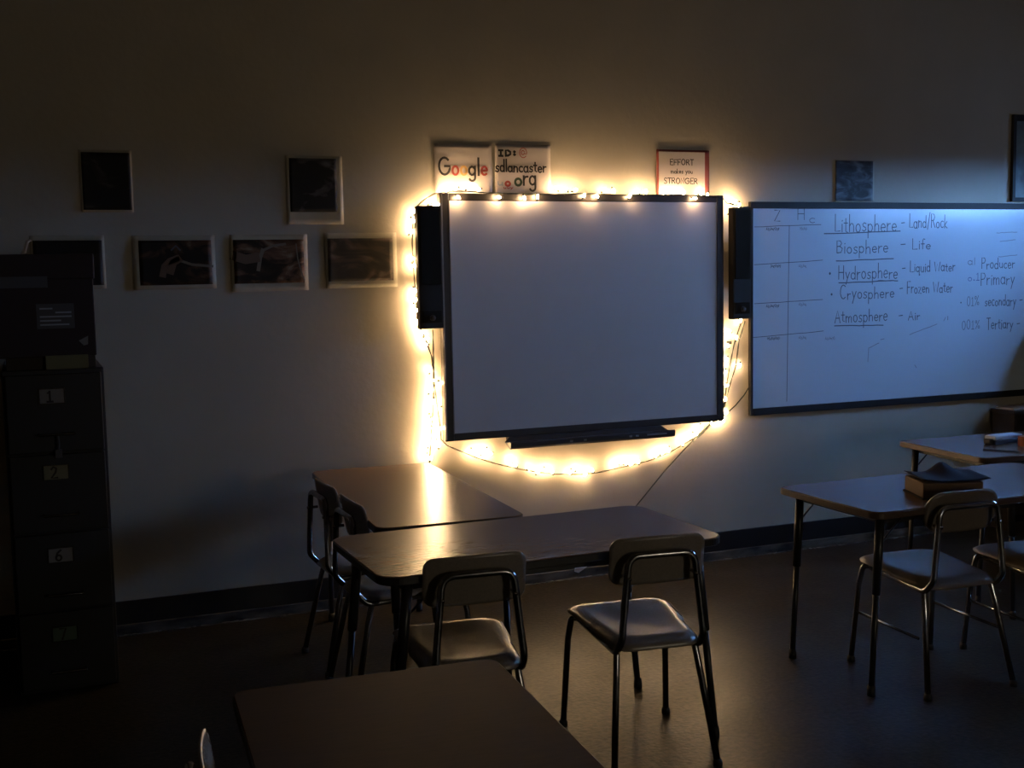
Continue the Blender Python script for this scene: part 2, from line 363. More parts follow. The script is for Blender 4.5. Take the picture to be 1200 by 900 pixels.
bm = B(1.25, 2.15, BY+.001, BY+.045, 0, 1.0); box(bm, 1.25, 1.42, BY+.001, BY+.045, 1.0, 2.1); box(bm, 1.98, 2.15, BY+.001, BY+.045, 1.0, 2.1); box(bm, 1.42, 1.98, BY+.001, BY+.045, 1.95, 2.1)
obj('door_leaf', bm, M['wood'], d); obj('fill_light_pane', B(1.42, 1.98, BY+.015, BY+.03, 1.0, 1.95), M['fill_glass'], d)
obj('door_handle', tube(bmesh.new(), [(1.33, BY+.07, .98), (1.45, BY+.07, .98)], .01, 10), M['chrome'], d, True)
bm = B(LX, RXW, -.012, 0, .052, .163, bev=.003)
struct('baseboard_front', bm, M['base'])
struct('trim_1', B(LX, RXW, -.017, 0, .0, .052, bev=.004), M['peel'])
bm = bmesh.new()
for k in range(330):
    x = LX+.05+k*(RXW-LX-.1)/330+rng.uniform(-.01, .01); r = rng.uniform(.004, .016) * (1.0 if rng.random() < .7 else .3)
    box(bm, x, x+rng.uniform(.012, .035), -.017-r-.004, -.0172, .0002, rng.uniform(.002, .006))
tag(obj('floor_debris', bm, M['dust']), 'thin broken line of pale dust and chips where floor meets the wall', 'dust', kind='stuff')

# ------------------------------------------------------------------ tables
def make_table(label, cx, cy, w, d, rz=0, top='table', edge='edge', group='classroom tables', splay=.035, rc=.06, slv=.40, inset=.075, iny=.065):
    t = thing('classroom_table', label, 'table', (cx, cy, 0), rz, group)
    H = .737
    obj('tabletop', slab(bmesh.new(), rrect(w-.006, d-.006, rc), H-.022, H, .002), M[top], t)
    bm = bmesh.new(); o1 = rrect(w, d, rc+.003); n = len(o1); i1 = rrect(w-.008, d-.008, rc)
    rings = [[bm.verts.new((x, y, z)) for x, y in o] for o, z in ((i1, H-.002), (o1, H-.004), (o1, H-.026), (i1, H-.029))]
    for a, b in zip(rings, rings[1:]+rings[:1]):
        for k in range(n): bm.faces.new((a[k], a[(k+1) % n], b[(k+1) % n], b[k]))
    obj('edge_band', bm, M[edge], t)
    bm = bmesh.new()
    for y in (-d/2+.07, d/2-.09): box(bm, -w/2+.09, w/2-.09, y, y+.02, H-.062, H-.03)
    for x in (-w/2+.09, w/2-.11): box(bm, x, x+.02, -d/2+.09, d/2-.09, H-.062, H-.03)
    obj('apron', bm, M['leg'], t)
    lx, ly = w/2-inset, d/2-iny
    for sx_ in (-1, 1) if w > d else (-1, 1):
        for sy_ in (-1, 1):
            dx = splay*sx_ if w > d else 0; dy = splay*sy_ if w <= d else 0
            a = Vector((sx_*lx, sy_*ly, H-.03)); b = Vector((sx_*lx+dx, sy_*ly+dy, .02)); m = a.lerp(b, (H-.03-slv)/(H-.05))
            bm = tube(bmesh.new(), [a, m], .0175, 14); tube(bm, [m+(a-b).normalized()*.03, b], .0125, 12)
            L = obj('leg', bm, M['leg'], t, True)
            bm = tube(bmesh.new(), [b+Vector((0, 0, .02)), b+Vector((0, 0, .0)), b+Vector((0, 0, -.02))], .016, 12, radii=[.014, .0165, .0165])
            obj('glide', bm, M['rubber'], L, True)
            u = Vector((-sx_, 0, 0)) if w > d else Vector((0, -sy_, 0))
            p = a.lerp(b, .17)
            obj('brace', tube(bmesh.new(), [p, a+u*.12+Vector((0, 0, .0))], .004, 8), M['leg'], t, True)
    return t
make_table('wooden table standing endwise to the wall under the left of the lit board', -.458, -.888, .59, 1.40, math.radians(-2.5), rc=.055)
make_table('wooden table in the middle of the photo with two chairs at its near side', -.345, -1.94, 1.26, .65, math.radians(1), rc=.07, inset=.10, splay=.075, iny=.045)
make_table('wooden table at right with a thick open book lying on it', 1.66, -1.85, 1.34, .63, math.radians(1), edge='edge_brown', rc=.045)
make_table('wooden table at far right nearest the whiteboard, holding a pale pencil case', 2.93, -1.09, 1.26, .66, math.radians(-3), edge='edge_brown', rc=.04)
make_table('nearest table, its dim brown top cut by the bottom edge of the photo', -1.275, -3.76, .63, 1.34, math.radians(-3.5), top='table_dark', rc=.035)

# ------------------------------------------------------------------ chairs
def make_chair(label, kind='square', group='tubular classroom chairs'):
    t = thing('classroom_chair', label, 'chair', group=group)
    sm = M['shell'] if kind == 'square' else M['shell2']; cm = M['chrome_dark'] if kind == 'square' else M['chrome']
    sq = kind == 'square'; kt, kb = (.115, .145) if sq else (.136, .165)
    # seat: dished shell with rolled rim
    def seat(u, v):
        r = max(abs(u), abs(v)); x, y = rr(u, v, .205 if sq else .208, .232, .075 if sq else .095)
        a, b = x/.205, y/.232; x *= (.875+.115*b) if sq else (.93+.06*b); y += .003
        z = .458+.010*b - .014*(1-a*a)*(1-b*b) - .030*max(0, (r-.74)/.26)**2 * (1.1 if v < 0 else .7)
        return (x, y, z)
    obj('seat', shell(bmesh.new(), seat, 26, 24, .006), sm, t, True)
    # backrest
    kk = .036 if sq else .07
    def back(u, v):
        x, zz = rr(u, v, .168 if sq else .173, .078, kk); a, b = x/.17, zz/.078
        z = .712+zz + .004*(1-a*a)*b; y = -.206 - .012*b + .016*(a*a)
        return (x, y, z)
    obj('backrest', shell(bmesh.new(), back, 24, 14, -.007), sm, t, True)
    # back frame: inverted U behind the shell, down and forward under the seat
    r = .0122; yt = -.239
    pts = [(.155, .16, .416), (kb+.004, -.20, .405), (kb, yt-.006, .455), (kt, yt, .737), (-kt, yt, .737), (-kb, yt-.006, .455), (-kb-.004, -.20, .405), (-.155, .16, .416)]
    bm = tube(bmesh.new(), fillet(pts, [.045, .045, .045, .045, .045, .045], 7), r, 12)
    fr = obj('back_frame', bm, cm, t, True)
    for x in (-kt, kt): obj('rivet', tube(bmesh.new(), [(x*1.03, yt-.017, .665), (x*1.03, yt+.012, .665), (x*1.03, yt+.03, .665)], .006, 10), M['chrome'], fr, True)
    # legs
    for sx_ in (-1, 1):
        for pts in ([(sx_*.14, .15, .422), (sx_*.180, .18, .42), (sx_*.19, .195, .34), (sx_*.203, .225, .012)],
                    [(sx_*(kb-.03), -.15, .408), (sx_*(kb-.005), -.18, .408), (sx_*(kb+.004), -.20, .33), (sx_*(kb+.04), -.27, .012)]):
            L = obj('leg', tube(bmesh.new(), fillet(pts, [.02, .06], 6), .0115, 12), cm, t, True)
            p = Vector(pts[-1])
            obj('glide', tube(bmesh.new(), [p+Vector((0, 0, .014)), p+Vector((0, 0, .004)), p+Vector((0, 0, -.012))], .015, 12, radii=[.0125, .016, .016]), M['rubber'], L, True)
    for y in (-.13, .14): obj('crossbar', tube(bmesh.new(), [(-.152, y, .42), (.152, y, .42)], .008, 10), cm, t, True)
    if kind != 'square':
        for sx_ in (-1, 1):
            obj('stretcher', tube(bmesh.new(), [(sx_*.193, .199, .22), (sx_*.193, -.195, .22)], .006, 10), cm, t, True)
    return t
CH_Q = make_chair('taupe chair on the right of two at the near side of the middle table', 'square', 'square-backed chairs')
CH_R = make_chair('round-backed chair with shiny chrome frame at the table with the open book', 'round', 'round-backed chairs')
def place(src, x, y, deg, label=None):
    c = src if not label else copy_tree(src)
    c.location = (x, y, 0); c.rotation_euler = (0, 0, math.radians(deg))
    if label: c['label'] = label
    return c
place(CH_Q, -.01, -2.135, -7)
place(CH_Q, -.655, -2.105, -5, 'taupe chair on the left of two at the near side of the middle table')
place(CH_Q, -.592, -.80, -87, 'chair at the left side of the endwise table, nearer the wall')
place(CH_Q, -.585, -1.235, -88, 'chair at the left where the endwise table meets the middle table')
place(CH_Q, -1.456, -3.57, -95, 'chair of which only a pale back shell shows at the bottom left')
place(CH_R, 1.415, -1.985, -3)
place(CH_R, 1.955, -2.06, -3, 'round-backed chair cut by the right edge of the photo beside the book table')

# ------------------------------------------------------------------ interactive board with speakers
SP = -.08
BX0, BX1, BZ0, BZ1 = 0, 1.657, .8144, .8144+1.257
t = thing('interactive_whiteboard', 'large blank interactive board with dark frame ringed by string lights', 'board', ((BX0+BX1)/2, -.04, BZ0))
def local(bm):
    bmesh.ops.translate(bm, vec=Vector((-(BX0+BX1)/2, .04, -BZ0)), verts=bm.verts); return bm
obj('screen', local(B(BX0+.045, BX1-.04, SP+.006, SP+.04, BZ0+.036, BZ1-.036)), M['screen'], t)
bm = bmesh.new(); 
box(bm, BX0, BX0+.048, SP, -.035, BZ0, BZ1, .004); box(bm, BX1-.043, BX1, SP, -.035, BZ0, BZ1, .004)
box(bm, BX0+.049, BX1-.044, SP+.002, -.035, BZ0, BZ0+.038, .003); box(bm, BX0+.049, BX1-.044, SP+.002, -.035, BZ1-.038, BZ1, .003)
fr = obj('board_frame', local(bm), M['frame'], t)
bm = bmesh.new(); box(bm, BX0+.004, BX0+.012, SP-.004, SP+.002, BZ0+.01, BZ1-.004, .001); box(bm, BX0+.046, BX0+.05, SP-.003, SP+.004, BZ0+.036, BZ1-.036)
obj('frame_lip', local(bm), M['trim'], fr)
bm = bmesh.new()
for x in (.3, 1.3): box(bm, x, x+.06, -.036, -.0005, BZ0+.1, BZ1-.1)
obj('wall_bracket', local(bm), M['frame'], t)

ty = at(597, 505, y=-.17); tx0 = at(598, 510, y=-.17).x; tx1 = at(791, 497, y=-.17).x
t = thing('pen_tray', 'long dark pen tray under the bottom edge of the interactive board', 'pen tray', ((tx0+tx1)/2, -.12, BZ0-.03))
hw = (tx1-tx0)/2
bm = bmesh.new()
prof = [(.085, .028), (.082, -.012), (-.045, -.022), (-.054, -.012), (-.054, .012), (-.045, .016), (.0, .006), (.03, .006), (.045, .028)]
ends = [[bm.verts.new((sg*(hw-(.03 if k in (0, 1, 8) else 0)), y, z)) for k, (y, z) in enumerate(prof)] for sg in (-1, 1)]
for k in range(len(prof)): bm.faces.new((ends[0][k], ends[0][(k+1) % 9], ends[1][(k+1) % 9], ends[1][k]))
bm.faces.new(ends[0]); bm.faces.new(ends[1][::-1])
obj('tray_body', bm, M['frame'], t)
for x in (-.14, -.06, .21, .25): obj('button', B(x-.008, x+.008, -.057, -.053, -.006, .004, .001), M['trim'], t)
obj('button_strip', B(.31, .43, -.057, -.053, -.004, .004, .001), M['trim'], t)

def speaker(label, x0, x1, z0, z1):
    t = thing('board_speaker', label, 'speaker', ((x0+x1)/2, -.06, z0), 0, 'speakers of the interactive board')
    w = (x1-x0)/2; h = z1-z0
    obj('housing', B(-w, w, -.052, .0, 0, h, .006), M['speaker2'], t)
    obj('grille', B(-w+.008, w-.008, -.062, -.05, h*.36, h-.012, .004), M['speaker'], t)
    c = obj('control_panel', B(-w+.012, w-.012, -.060, -.05, .03, h*.15, .003), M['speaker'], t)
    obj('knob', tube(bmesh.new(), [(0, -.058, h*.09), (0, -.072, h*.09)], .014, 20), M['speaker2'], c, True)
    obj('bracket', B(-w*.2, w*.3, .0, .0595, h*.3, h*.7), M['frame'], t)
a = at(488, 241, y=-.10); b = at(516, 385, y=-.11)
speaker('tall black speaker on the left side of the interactive board', a.x, -.004, b.z, a.z)
a = at(856.5, 243, y=-.09); b = at(880, 373.5, y=-.11)
speaker('tall black speaker squeezed between the interactive board and the whiteboard', a.x, b.x, b.z, a.z)

# ------------------------------------------------------------------ whiteboard with writing
WX0, WZ_0 = 1.8697, .8229; WX1, WZ_1 = WX0+2.44, WZ_0+1.219; YF = -.018
t = thing('whiteboard', 'wide whiteboard covered with handwritten notes about spheres', 'whiteboard', ((WX0+WX1)/2, 0, WZ_0))
def loc2(bm):
    bmesh.ops.translate(bm, vec=Vector((-(WX0+WX1)/2, 0, -WZ_0)), verts=bm.verts); return bm
obj('writing_surface', loc2(B(WX0+.012, WX1-.012, -.014, -.001, WZ_0+.02, WZ_1-.02)), M['white'], t)
bm = bmesh.new(); box(bm, WX0, WX0+.018, -.024, 0, WZ_0, WZ_1, .002); box(bm, WX1-.018, WX1, -.024, 0, WZ_0, WZ_1, .002)
box(bm, WX0+.018, WX1-.018, -.024, 0, WZ_1-.038, WZ_1, .002); box(bm, WX0+.018, WX1-.018, -.026, 0, WZ_0, WZ_0+.04, .002)
obj('board_frame', loc2(bm), M['wbframe'], t)
bm = bmesh.new(); yw = -.0146
def P2(px, py): p = at(px, py, y=-.0146); return p.x, p.z
def wline(bm, x0, y0, x1, y1, w=.004, mi=0):
    a = P2(x0, y0); b = P2(x1, y1); n = 8
    stroke(bm, [(a[0]+(b[0]-a[0])*k/n, a[1]+(b[1]-a[1])*k/n+rng.uniform(-.0015, .0015)) for k in range(n+1)], w, yw+.0001, mi)
def wtext(bm, s, x0, yb, x1, hpx, w=.0055, mi=0):
    a = P2(x0, yb); b = P2(x1, yb); h = P2(x0, yb-hpx)[1]-a[1]
    write(bm, s, a[0], a[1], h, w, yw, width=b[0]-a[0], mi=mi, jit=.05)
for s, x0, yb, x1, h in (('Lithosphere', 978, 272, 1052, 19), ('- Land/Rock', 1056, 267, 1111, 15), ('Biosphere', 980, 297, 1042, 15), ('- Life', 1055, 292, 1092, 12),
        ('* Hydrosphere', 971, 328, 1053, 17), ('- Liquid Water', 1057, 319, 1120, 12), ('* Cryosphere', 973, 351, 1049, 15), ('- Frozen Water', 1054, 344, 1117, 13),
        ('Atmosphere', 978, 378, 1041, 15), ('- Air', 1053, 376, 1079, 11), ('Producer', 1150, 315, 1190, 13), ('Primary', 1149, 334, 1190, 16), ('secondary -', 1154, 359, 1199, 13), ('Tertiary -', 1156, 386, 1196, 13)):
    wtext(bm, s, x0, yb, x1, h)
for s, x0, yb, x1, h in (('al', 1134, 310, 1144, 9), ('* 01%', 1125, 359, 1148, 11), ('001%', 1127, 386, 1149, 11), ('l', 1110, 375, 1112, 4)): wtext(bm, s, x0, yb, x1, h, .0035)
wtext(bm, 'o.1', 1134, 329, 1149, 8, .0035, 2)
wtext(bm, 'Z', 907, 259, 916, 13, .005); wtext(bm, 'H', 934, 258, 945, 14, .004); wtext(bm, 'c', 948, 261, 957, 10, .0035)
for q in ((966, 274, 1055, 271), (980, 306, 1047, 303), (983, 331.5, 1045, 329), (978, 382, 1035, 381), (1029, 329, 1052, 329)): wline(bm, *q, w=.006)
for q in ((884, 266, 962, 263), (884, 310, 964, 305), (884, 356, 964, 351), (882, 395.5, 965, 388)): wline(bm, *q, w=.0035)
wline(bm, 925, 264, 922, 470, .004)
for px, py, n in ((898, 268.5, 5), (903, 312, 4), (898, 359, 5), (899, 397, 5), (937, 268, 3), (936, 312, 3), (936, 357, 3), (936, 396, 3), (967, 397, 4)):
    a = P2(px, py); wd = .018; pts = []
    for k in range(n*6): pts.append((a[0]+k*wd/6+.004*math.sin(k*2.1), a[1]+.009*math.sin(k*1.9+px)+.003*math.sin(k*.7)))
    stroke(bm, pts, .0035, yw, 0 if px < 930 else 1)
for q in ((1017, 424, 1018, 408), (1018, 408, 1030, 402), (1072, 428, 1074, 431), (1066, 392, 1098, 380), (1032, 398, 1036, 397), (1106, 376, 1108, 372), (1168, 273, 1192, 272), (1170, 301, 1192, 299), (1172, 283, 1190, 281)): wline(bm, *q, w=.0045, mi=1)
obj('handwriting', loc2(bm), [M['ink_blue'], M['ink_faint'], M['ink_blueline']], t)

# ------------------------------------------------------------------ papers and pictures on the wall
def sheet(name, label, cat, px, curl=.004, material=None, group=None, mg=None, yoff=.0035, pr=None, bend=(0, 0, 0, 0)):
    """a sheet taped to the wall; px = photo corners left, top, right, bottom"""
    a = at(px[0], px[1], y=-.005); b = at(px[2], px[3], y=-.005); w = b.x-a.x; h = a.z-b.z; cx, cz = (a.x+b.x)/2, (a.z+b.z)/2
    t = thing(name, label, cat, (cx, -.002, cz), 0, group)
    def surf(w, h, y0, c):
        def fn(u, v):
            e = c*(.25 if u > 0 else 1)*(max(0, abs(u)-.6)/.4)**2*(.4+.6*abs(math.sin(3*v+cx*7)))+c*.5*(max(0, -v-.6)/.4)**2
            return (u*w/2, y0-e, v*h/2)
        return shell(bmesh.new(), fn, 16, 12, .0008)
    return t, surf, w, h
def poster(label, outer, inner, m, curl=.006, group='picture posters on the left wall'):
    t, surf, w, h = sheet('poster', label, 'poster', outer, group=group)
    obj('laminate', surf(w, h, -.002, curl), M['laminate'], t, True)
    a = at(inner[0], inner[1], y=-.01); b = at(inner[2], inner[3], y=-.01)
    cx = (a.x+b.x)/2-t.location.x; cz = (a.z+b.z)/2-t.location.z; w2 = b.x-a.x; h2 = a.z-b.z
    def fn(u, v):
        X = (cx+u*w2/2)/(w/2); V = (cz+v*h2/2)/(h/2)
        e = curl*(.25 if X > 0 else 1)*(max(0, abs(X)-.6)/.4)**2*(.4+.6*abs(math.sin(3*V+t.location.x*7)))+curl*.5*(max(0, -V-.6)/.4)**2
        return (cx+u*w2/2, -.0042-e, cz+v*h2/2)
    obj('picture', shell(bmesh.new(), fn, 16, 12, .0004), m, t, True); POST.append(t)
K = (.006, .005, .004); POST = []
pm = [print_mat('print_%s' % n, st, sd, sc, di, ro) for n, st, sd, sc, di, ro in (
    ('night', [(.3, K), (.55, K), (.62, (.02, .018, .012)), (.7, (.05, .045, .04))], 1.3, 5, 1, 0),
    ('figures', [(.3, K), (.55, (.008, .007, .005)), (.64, (.06, .055, .05)), (.75, (.1, .1, .1))], 5.1, 7, .6, 1),
    ('dusk', [(.3, K), (.5, (.01, .006, .004)), (.6, (.07, .035, .015)), (.72, (.20, .16, .10))], 9.7, 4, 1.6, .3),
    ('canyon', [(.3, K), (.45, (.02, .012, .006)), (.56, (.12, .06, .03)), (.66, (.22, .18, .12)), (.8, (.03, .03, .03))], 3.1, 4, 2, .5),
    ('mist', [(.3, (.03, .026, .02)), (.5, (.05, .042, .03)), (.6, (.09, .06, .045)), (.75, (.16, .13, .1))], 7.4, 4, 2, .2),
    ('dark', [(.3, K), (.6, K), (.7, (.015, .012, .01)), (.8, (.03, .02, .015))], 2.2, 4, 1, 0),
    ('torn', [(.3, (.03, .03, .035)), (.5, (.05, .055, .06)), (.6, (.10, .12, .13)), (.75, (.2, .22, .22))], 4.2, 9, 1, .7))]
poster('dark portrait-shaped poster at far left of the upper row, above the cabinet side', (92, 175, 157, 249), (94.5, 178, 155, 246), pm[0])
poster('dark upright poster alone above the row of landscape pictures, right one of two', (334, 182, 403, 263), (338.5, 185, 396, 248.5), pm[1])
poster('landscape picture with a faint brown streak, second from the left in the lower row', (154, 276, 254, 338), (162, 282, 249.5, 333), pm[2])
poster('landscape picture with a pale curved scratch, third from the left in the lower row', (269, 275, 362, 340), (273, 281, 357.5, 331), pm[3])
def print_marks(t, items):
    bm = bmesh.new()
    for pts, w, mi in items: stroke(bm, [(at(x, y, y=-.01).x-t.location.x, at(x, y, y=-.01).z-t.location.z) for x, y in pts], w, -.0062-.0002*mi, mi)
    obj('picture_detail', bm, [M['pale_ink'], M['brown_ink'], M['slate_ink']], t)
print_marks(POST[2], [([(191, 322), (193, 312), (199, 306), (207, 303)], .03, 1), ([(200, 318), (203, 308), (209, 304)], .035, 1), ([(207, 304), (225, 310), (249, 312)], .012, 0), ([(201, 293), (206, 288), (211, 293)], .008, 2)])
print_marks(POST[3], [([(275, 300), (288, 304), (300, 302)], .045, 1), ([(303, 316), (305, 302), (308, 293)], .018, 0), ([(309, 293), (320, 288), (334, 286)], .012, 0), ([(347, 286), (349, 303), (353, 318), (357, 328)], .006, 0)])
poster('dim brown landscape picture nearest the lit board, right end of the lower row', (380, 273, 466, 336), (383.5, 279.5, 461.5, 328.5), pm[4])
poster('black landscape picture partly behind the box at the left end of the lower row', (34, 276, 125, 338), (38, 282, 122, 334), pm[5])
poster('small dark blotchy picture resting just above the top edge of the whiteboard', (978, 187, 1024, 236), (979, 188, 1023, 235.5), pm[6], curl=.006, group='pictures above the whiteboard')

def sign(label, px, colr='paper'):
    t, surf, w, h = sheet('paper_sign', label, 'sign', px, group='paper signs above the interactive board')
    obj('sheet', surf(w, h, -.004, .002), M[colr], t, True)
    return t, w, h
def stext(bm, t, s, x0, yb, x1, hpx, w, mi=0, colors=None, y=-.0085, jit=.03):
    a = at(x0, yb, y=-.01)-t.location; b = at(x1, yb, y=-.01)-t.location; h = (at(x0, yb-hpx, y=-.01)-t.location).z-a.z
    write(bm, s, a.x, a.z, h, w, y, width=b.x-a.x, mi=mi, colors=colors, jit=jit)
t, w, h = sign('white paper sign with hand-drawn colourful word Google', (508.5, 168, 577, 227))
bm = bmesh.new(); stext(bm, t, 'Google', 514, 204.5, 573, 20, .0115, colors=[0, 1, 2, 0, 0, 1], jit=.0)
obj('lettering', bm, [M['ink'], M['ink_red'], M['ink_yellow']], t)
t, w, h = sign('white paper sign reading sdlancaster org in black marker', (579.5, 168.5, 645.5, 227))
bm = bmesh.new(); stext(bm, t, 'I', 584, 182.5, 591, 6.5, .011); stext(bm, t, 'D', 592, 182.5, 600, 6.5, .012); stext(bm, t, ':', 601, 182.5, 606, 9, .012)
stext(bm, t, '@', 608.5, 184.5, 618.5, 11, .004, 1)
stext(bm, t, 'sdlancaster', 580.5, 201, 641, 13.5, .0085)
stext(bm, t, 'o', 603, 217.5, 613.5, 17, .013, 2); stext(bm, t, 'rg', 613, 216.5, 630, 20, .011, 0)
stext(bm, t, 'o', 592, 217.5, 599.5, 9.5, .012, 1); stext(bm, t, 'u', 583, 217, 591, 8, .008, 3); stext(bm, t, 'uuy', 590, 221, 602, 3, .004, 1)
obj('lettering', bm, [M['ink'], M['ink_red'], M['ink_green'], M['ink_faint']], t)
t, w, h = sign('maroon-edged paper sign reading EFFORT makes you STRONGER', (769, 175, 831, 229), 'redborder')
a = at(772, 177.5, y=-.008)-t.location; b = at(826, 229, y=-.008)-t.location
obj('white_panel', B(a.x, b.x, -.0068, -.006, b.z, a.z), M['paper'], t)
bm = bmesh.new(); stext(bm, t, 'EFFORT', 785, 193, 813.5, 6.5, .005); stext(bm, t, 'makes you', 786, 203, 812, 5.5, .0042); stext(bm, t, 'STRONGER', 778, 215, 818, 6.5, .005)
obj('lettering', bm, [M['ink']], t)

a = at(1188, 134, y=-.02); b = at(1188, 236, y=-.02)
t = thing('framed_map', 'dark-framed map leaning above the whiteboard at the right edge', 'map', (a.x+.45, -.002, b.z))
hh = a.z-b.z; ww = .9
bm = bmesh.new()
for q in ((-ww/2, -ww/2+.025, 0, hh), (ww/2-.025, ww/2, 0, hh), (-ww/2+.025, ww/2-.025, 0, .025), (-ww/2+.025, ww/2-.025, hh-.04, hh)): box(bm, q[0], q[1], -.022, 0, q[2], q[3], .002)
obj('map_frame', bm, M['wbframe'], t); obj('print', B(-ww/2+.02, ww/2-.02, -.012, -.002, .02, hh-.03), M['teal'], t)

# ------------------------------------------------------------------ string lights
t = thing('string_lights', 'string of small warm lights looped round the interactive board', 'string lights', (0, -.03, .8))
ORG = Vector((0, -.03, .8))
def PW(px, py, y): return at(px, py, y=y)-ORG
runs = [
 [(486, 268, -.03), (487, 250, -.05), (489, 241, -.075), (500, 232, -.10), (509, 227, -.09), (520, 226, -.09), (530, 224, -.09), (545, 224, -.09), (570, 226, -.09), (600, 227, -.09), (640, 228, -.09), (690, 227, -.09), (740, 229, -.09), (790, 228, -.09), (830, 230, -.09), (847, 232, -.09), (852, 238, -.05), (862, 240, -.12), (870, 243, -.12), (878, 242, -.05)],
 [(484, 262, -.035), (483, 285, -.035), (485, 320, -.035), (487, 345, -.035), (489, 375, -.035), (497, 393, -.035), (506, 418, -.035), (508, 440, -.035), (508, 470, -.035), (506, 500, -.035), (504, 530, -.035), (503, 543, -.035)],
 [(507, 386, -.04), (508, 415, -.035), (509, 450, -.035), (513, 480, -.035), (516, 500, -.035), (517, 515, -.03), (524, 522, -.03), (533, 526, -.03), (548, 532, -.03), (560, 537, -.03), (580, 543, -.03), (605, 549, -.03), (628, 553, -.03), (650, 555.5, -.03), (680, 556, -.03), (700, 554, -.03), (718, 550, -.03), (740, 545, -.03), (760, 540, -.03), (785, 530, -.03), (802, 520, -.03), (813, 514, -.03), (825, 506, -.03), (838, 493, -.03), (848, 478, -.03), (851, 455, -.03), (855, 430, -.03), (860, 405, -.03), (866, 385, -.03), (870, 372, -.03)],
 [(812, 518, -.035), (824, 507, -.035), (836, 492, -.035), (849, 476, -.035), (855, 452, -.035), (862, 430, -.035), (866, 400, -.035), (873, 376, -.035)],
]
bm = bmesh.new()
for R_ in runs:
    P = [PW(*q) for q in R_]; D = []
    for i in range(len(P)-1):
        a, b = P[i], P[i+1]; n = max(2, int((b-a).length/.03))
        for k in range(n): D.append(a.lerp(b, k/n))
    D.append(P[-1])
    for ph in (0, math.pi):
        tube(bm, [p+Vector((.0025*math.cos(i*1.1+ph), .0015*math.sin(i*1.1+ph), .0025*math.sin(i*1.1+ph))) for i, p in enumerate(D)], .0019, 5)
bulbs = [(537, 231, -.105), (585, 231, -.105), (614.5, 231.5, -.105), (630, 231, -.105), (684.5, 229.5, -.10), (700, 230, -.10), (738, 230, -.10), (814, 232, -.10)]
bulbs += [(x, y, -.045) for x, y in ((523, 223), (534, 221), (549, 220), (561, 222), (652, 221), (663, 222), (674, 223), (708, 223), (719, 223), (748, 224), (757, 225), (778, 226), (789, 226), (801, 226), (822, 227), (829, 228), (855, 235), (861, 237), (866, 240), (856, 249))]
bulbs += [(x, y, -.034) for x, y in ((485, 248), (484, 258), (482, 272), (484, 303), (485, 311), (486, 340), (487, 352), (488, 364), (489, 377), (494, 390), (500, 396), (503, 236.5), (509, 240),
    (499, 404), (504, 434), (509, 446), (505, 459), (508, 470), (503, 481), (508, 491), (503, 502), (509, 512), (502, 521), (498, 534), (505, 537), (517, 449), (520, 474), (521, 483), (516, 502), (514, 522))]
bulbs += [(x, y, -.036) for x, y in ((553, 529), (561, 531), (569, 528), (575, 532), (600, 539), (604, 545), (621, 549), (630, 553), (640, 550), (647, 553), (668, 553), (677, 550), (686, 556), (694, 551), (722, 545), (731, 541), (739, 544), (748, 541), (768, 534), (776, 531), (784, 527), (800, 520), (806, 514), (815, 508), (822, 500), (834, 496), (843, 494))]
bulbs += [(x, y, -.036) for x, y in ((851, 484), (850, 468), (851, 452), (850, 436), (852, 421), (853, 405), (855, 388), (868, 375.5), (867, 428), (863, 396), (847, 492.5))]
bulbs = bulbs[:100] if len(bulbs) > 100 else bulbs
sock = bmesh.new()
for i, (px, py, y) in enumerate(bulbs):
    p = PW(px, py, y); a = rng.uniform(0, 6.28); d = Vector((math.cos(a)*.8, -.25, math.sin(a)*.8)).normalized()
    tube(sock, [p-d*.022, p-d*.008], .0042, 7)
    b = bmesh.new(); tube(b, [p-d*.008, p-d*.004, p+d*.004, p+d*.010, p+d*.014], .005, 8, radii=[.004, .0065, .0065, .0045, .001])
    bo = obj('bulb', b, M['bulb'], t, True)
obj('wire', bm, M['wire'], t, True)
obj('bulb_socket', sock, M['wire'], t, True)
bm = tube(bmesh.new(), [at(x, y, y=-.012) for x, y in ((745, 592), (762, 572), (778, 553), (797, 532), (815, 513), (835, 493))], .0032, 8)
bmc = tube(bmesh.new(), [at(x, y, y=yy) for x, y, yy in ((743, 596, -.012), (765, 569, -.012), (778, 553, -.012), (797, 532, -.012), (815, 513, -.02), (838, 492, -.025), (852, 484, -.02), (862, 475, -.02), (872, 463, -.016), (880, 450, -.012))], .0035, 8)
bm.free()
tag(obj('black_cable', bmc, M['wire'], smooth=True), 'thin dark cable slanting down the wall from between the two boards', 'cable')
a = at(857, 402, y=-.03)
tag(obj('wall_hook', B(a.x-.014, a.x+.014, -.016, -.0005, a.z-.008, a.z+.009, .003), M['rubber']), 'tiny black clip on the wall between the boards, under the right speaker', 'clip')
a = at(682, 664, y=-.02)
bm = bmesh.new(); vs = [bm.verts.new((x, y, z)) for y in (-.0175, -.0165) for x, z in ((-.045, -.022), (-.04, .005), (.01, .024), (.045, .022), (.04, 0), (-.02, -.034))]
bm.faces.new(vs[:6]); bm.faces.new(vs[6:][::-1])
for k in range(6): bm.faces.new((vs[k], vs[(k+1) % 6], vs[6+(k+1) % 6], vs[6+k]))
bmesh.ops.translate(bm, vec=Vector((a.x, 0, a.z)), verts=bm.verts)
tag(obj('paper_scrap', bm, M['paper']), 'small white scrap of paper stuck on the black baseboard', 'paper')

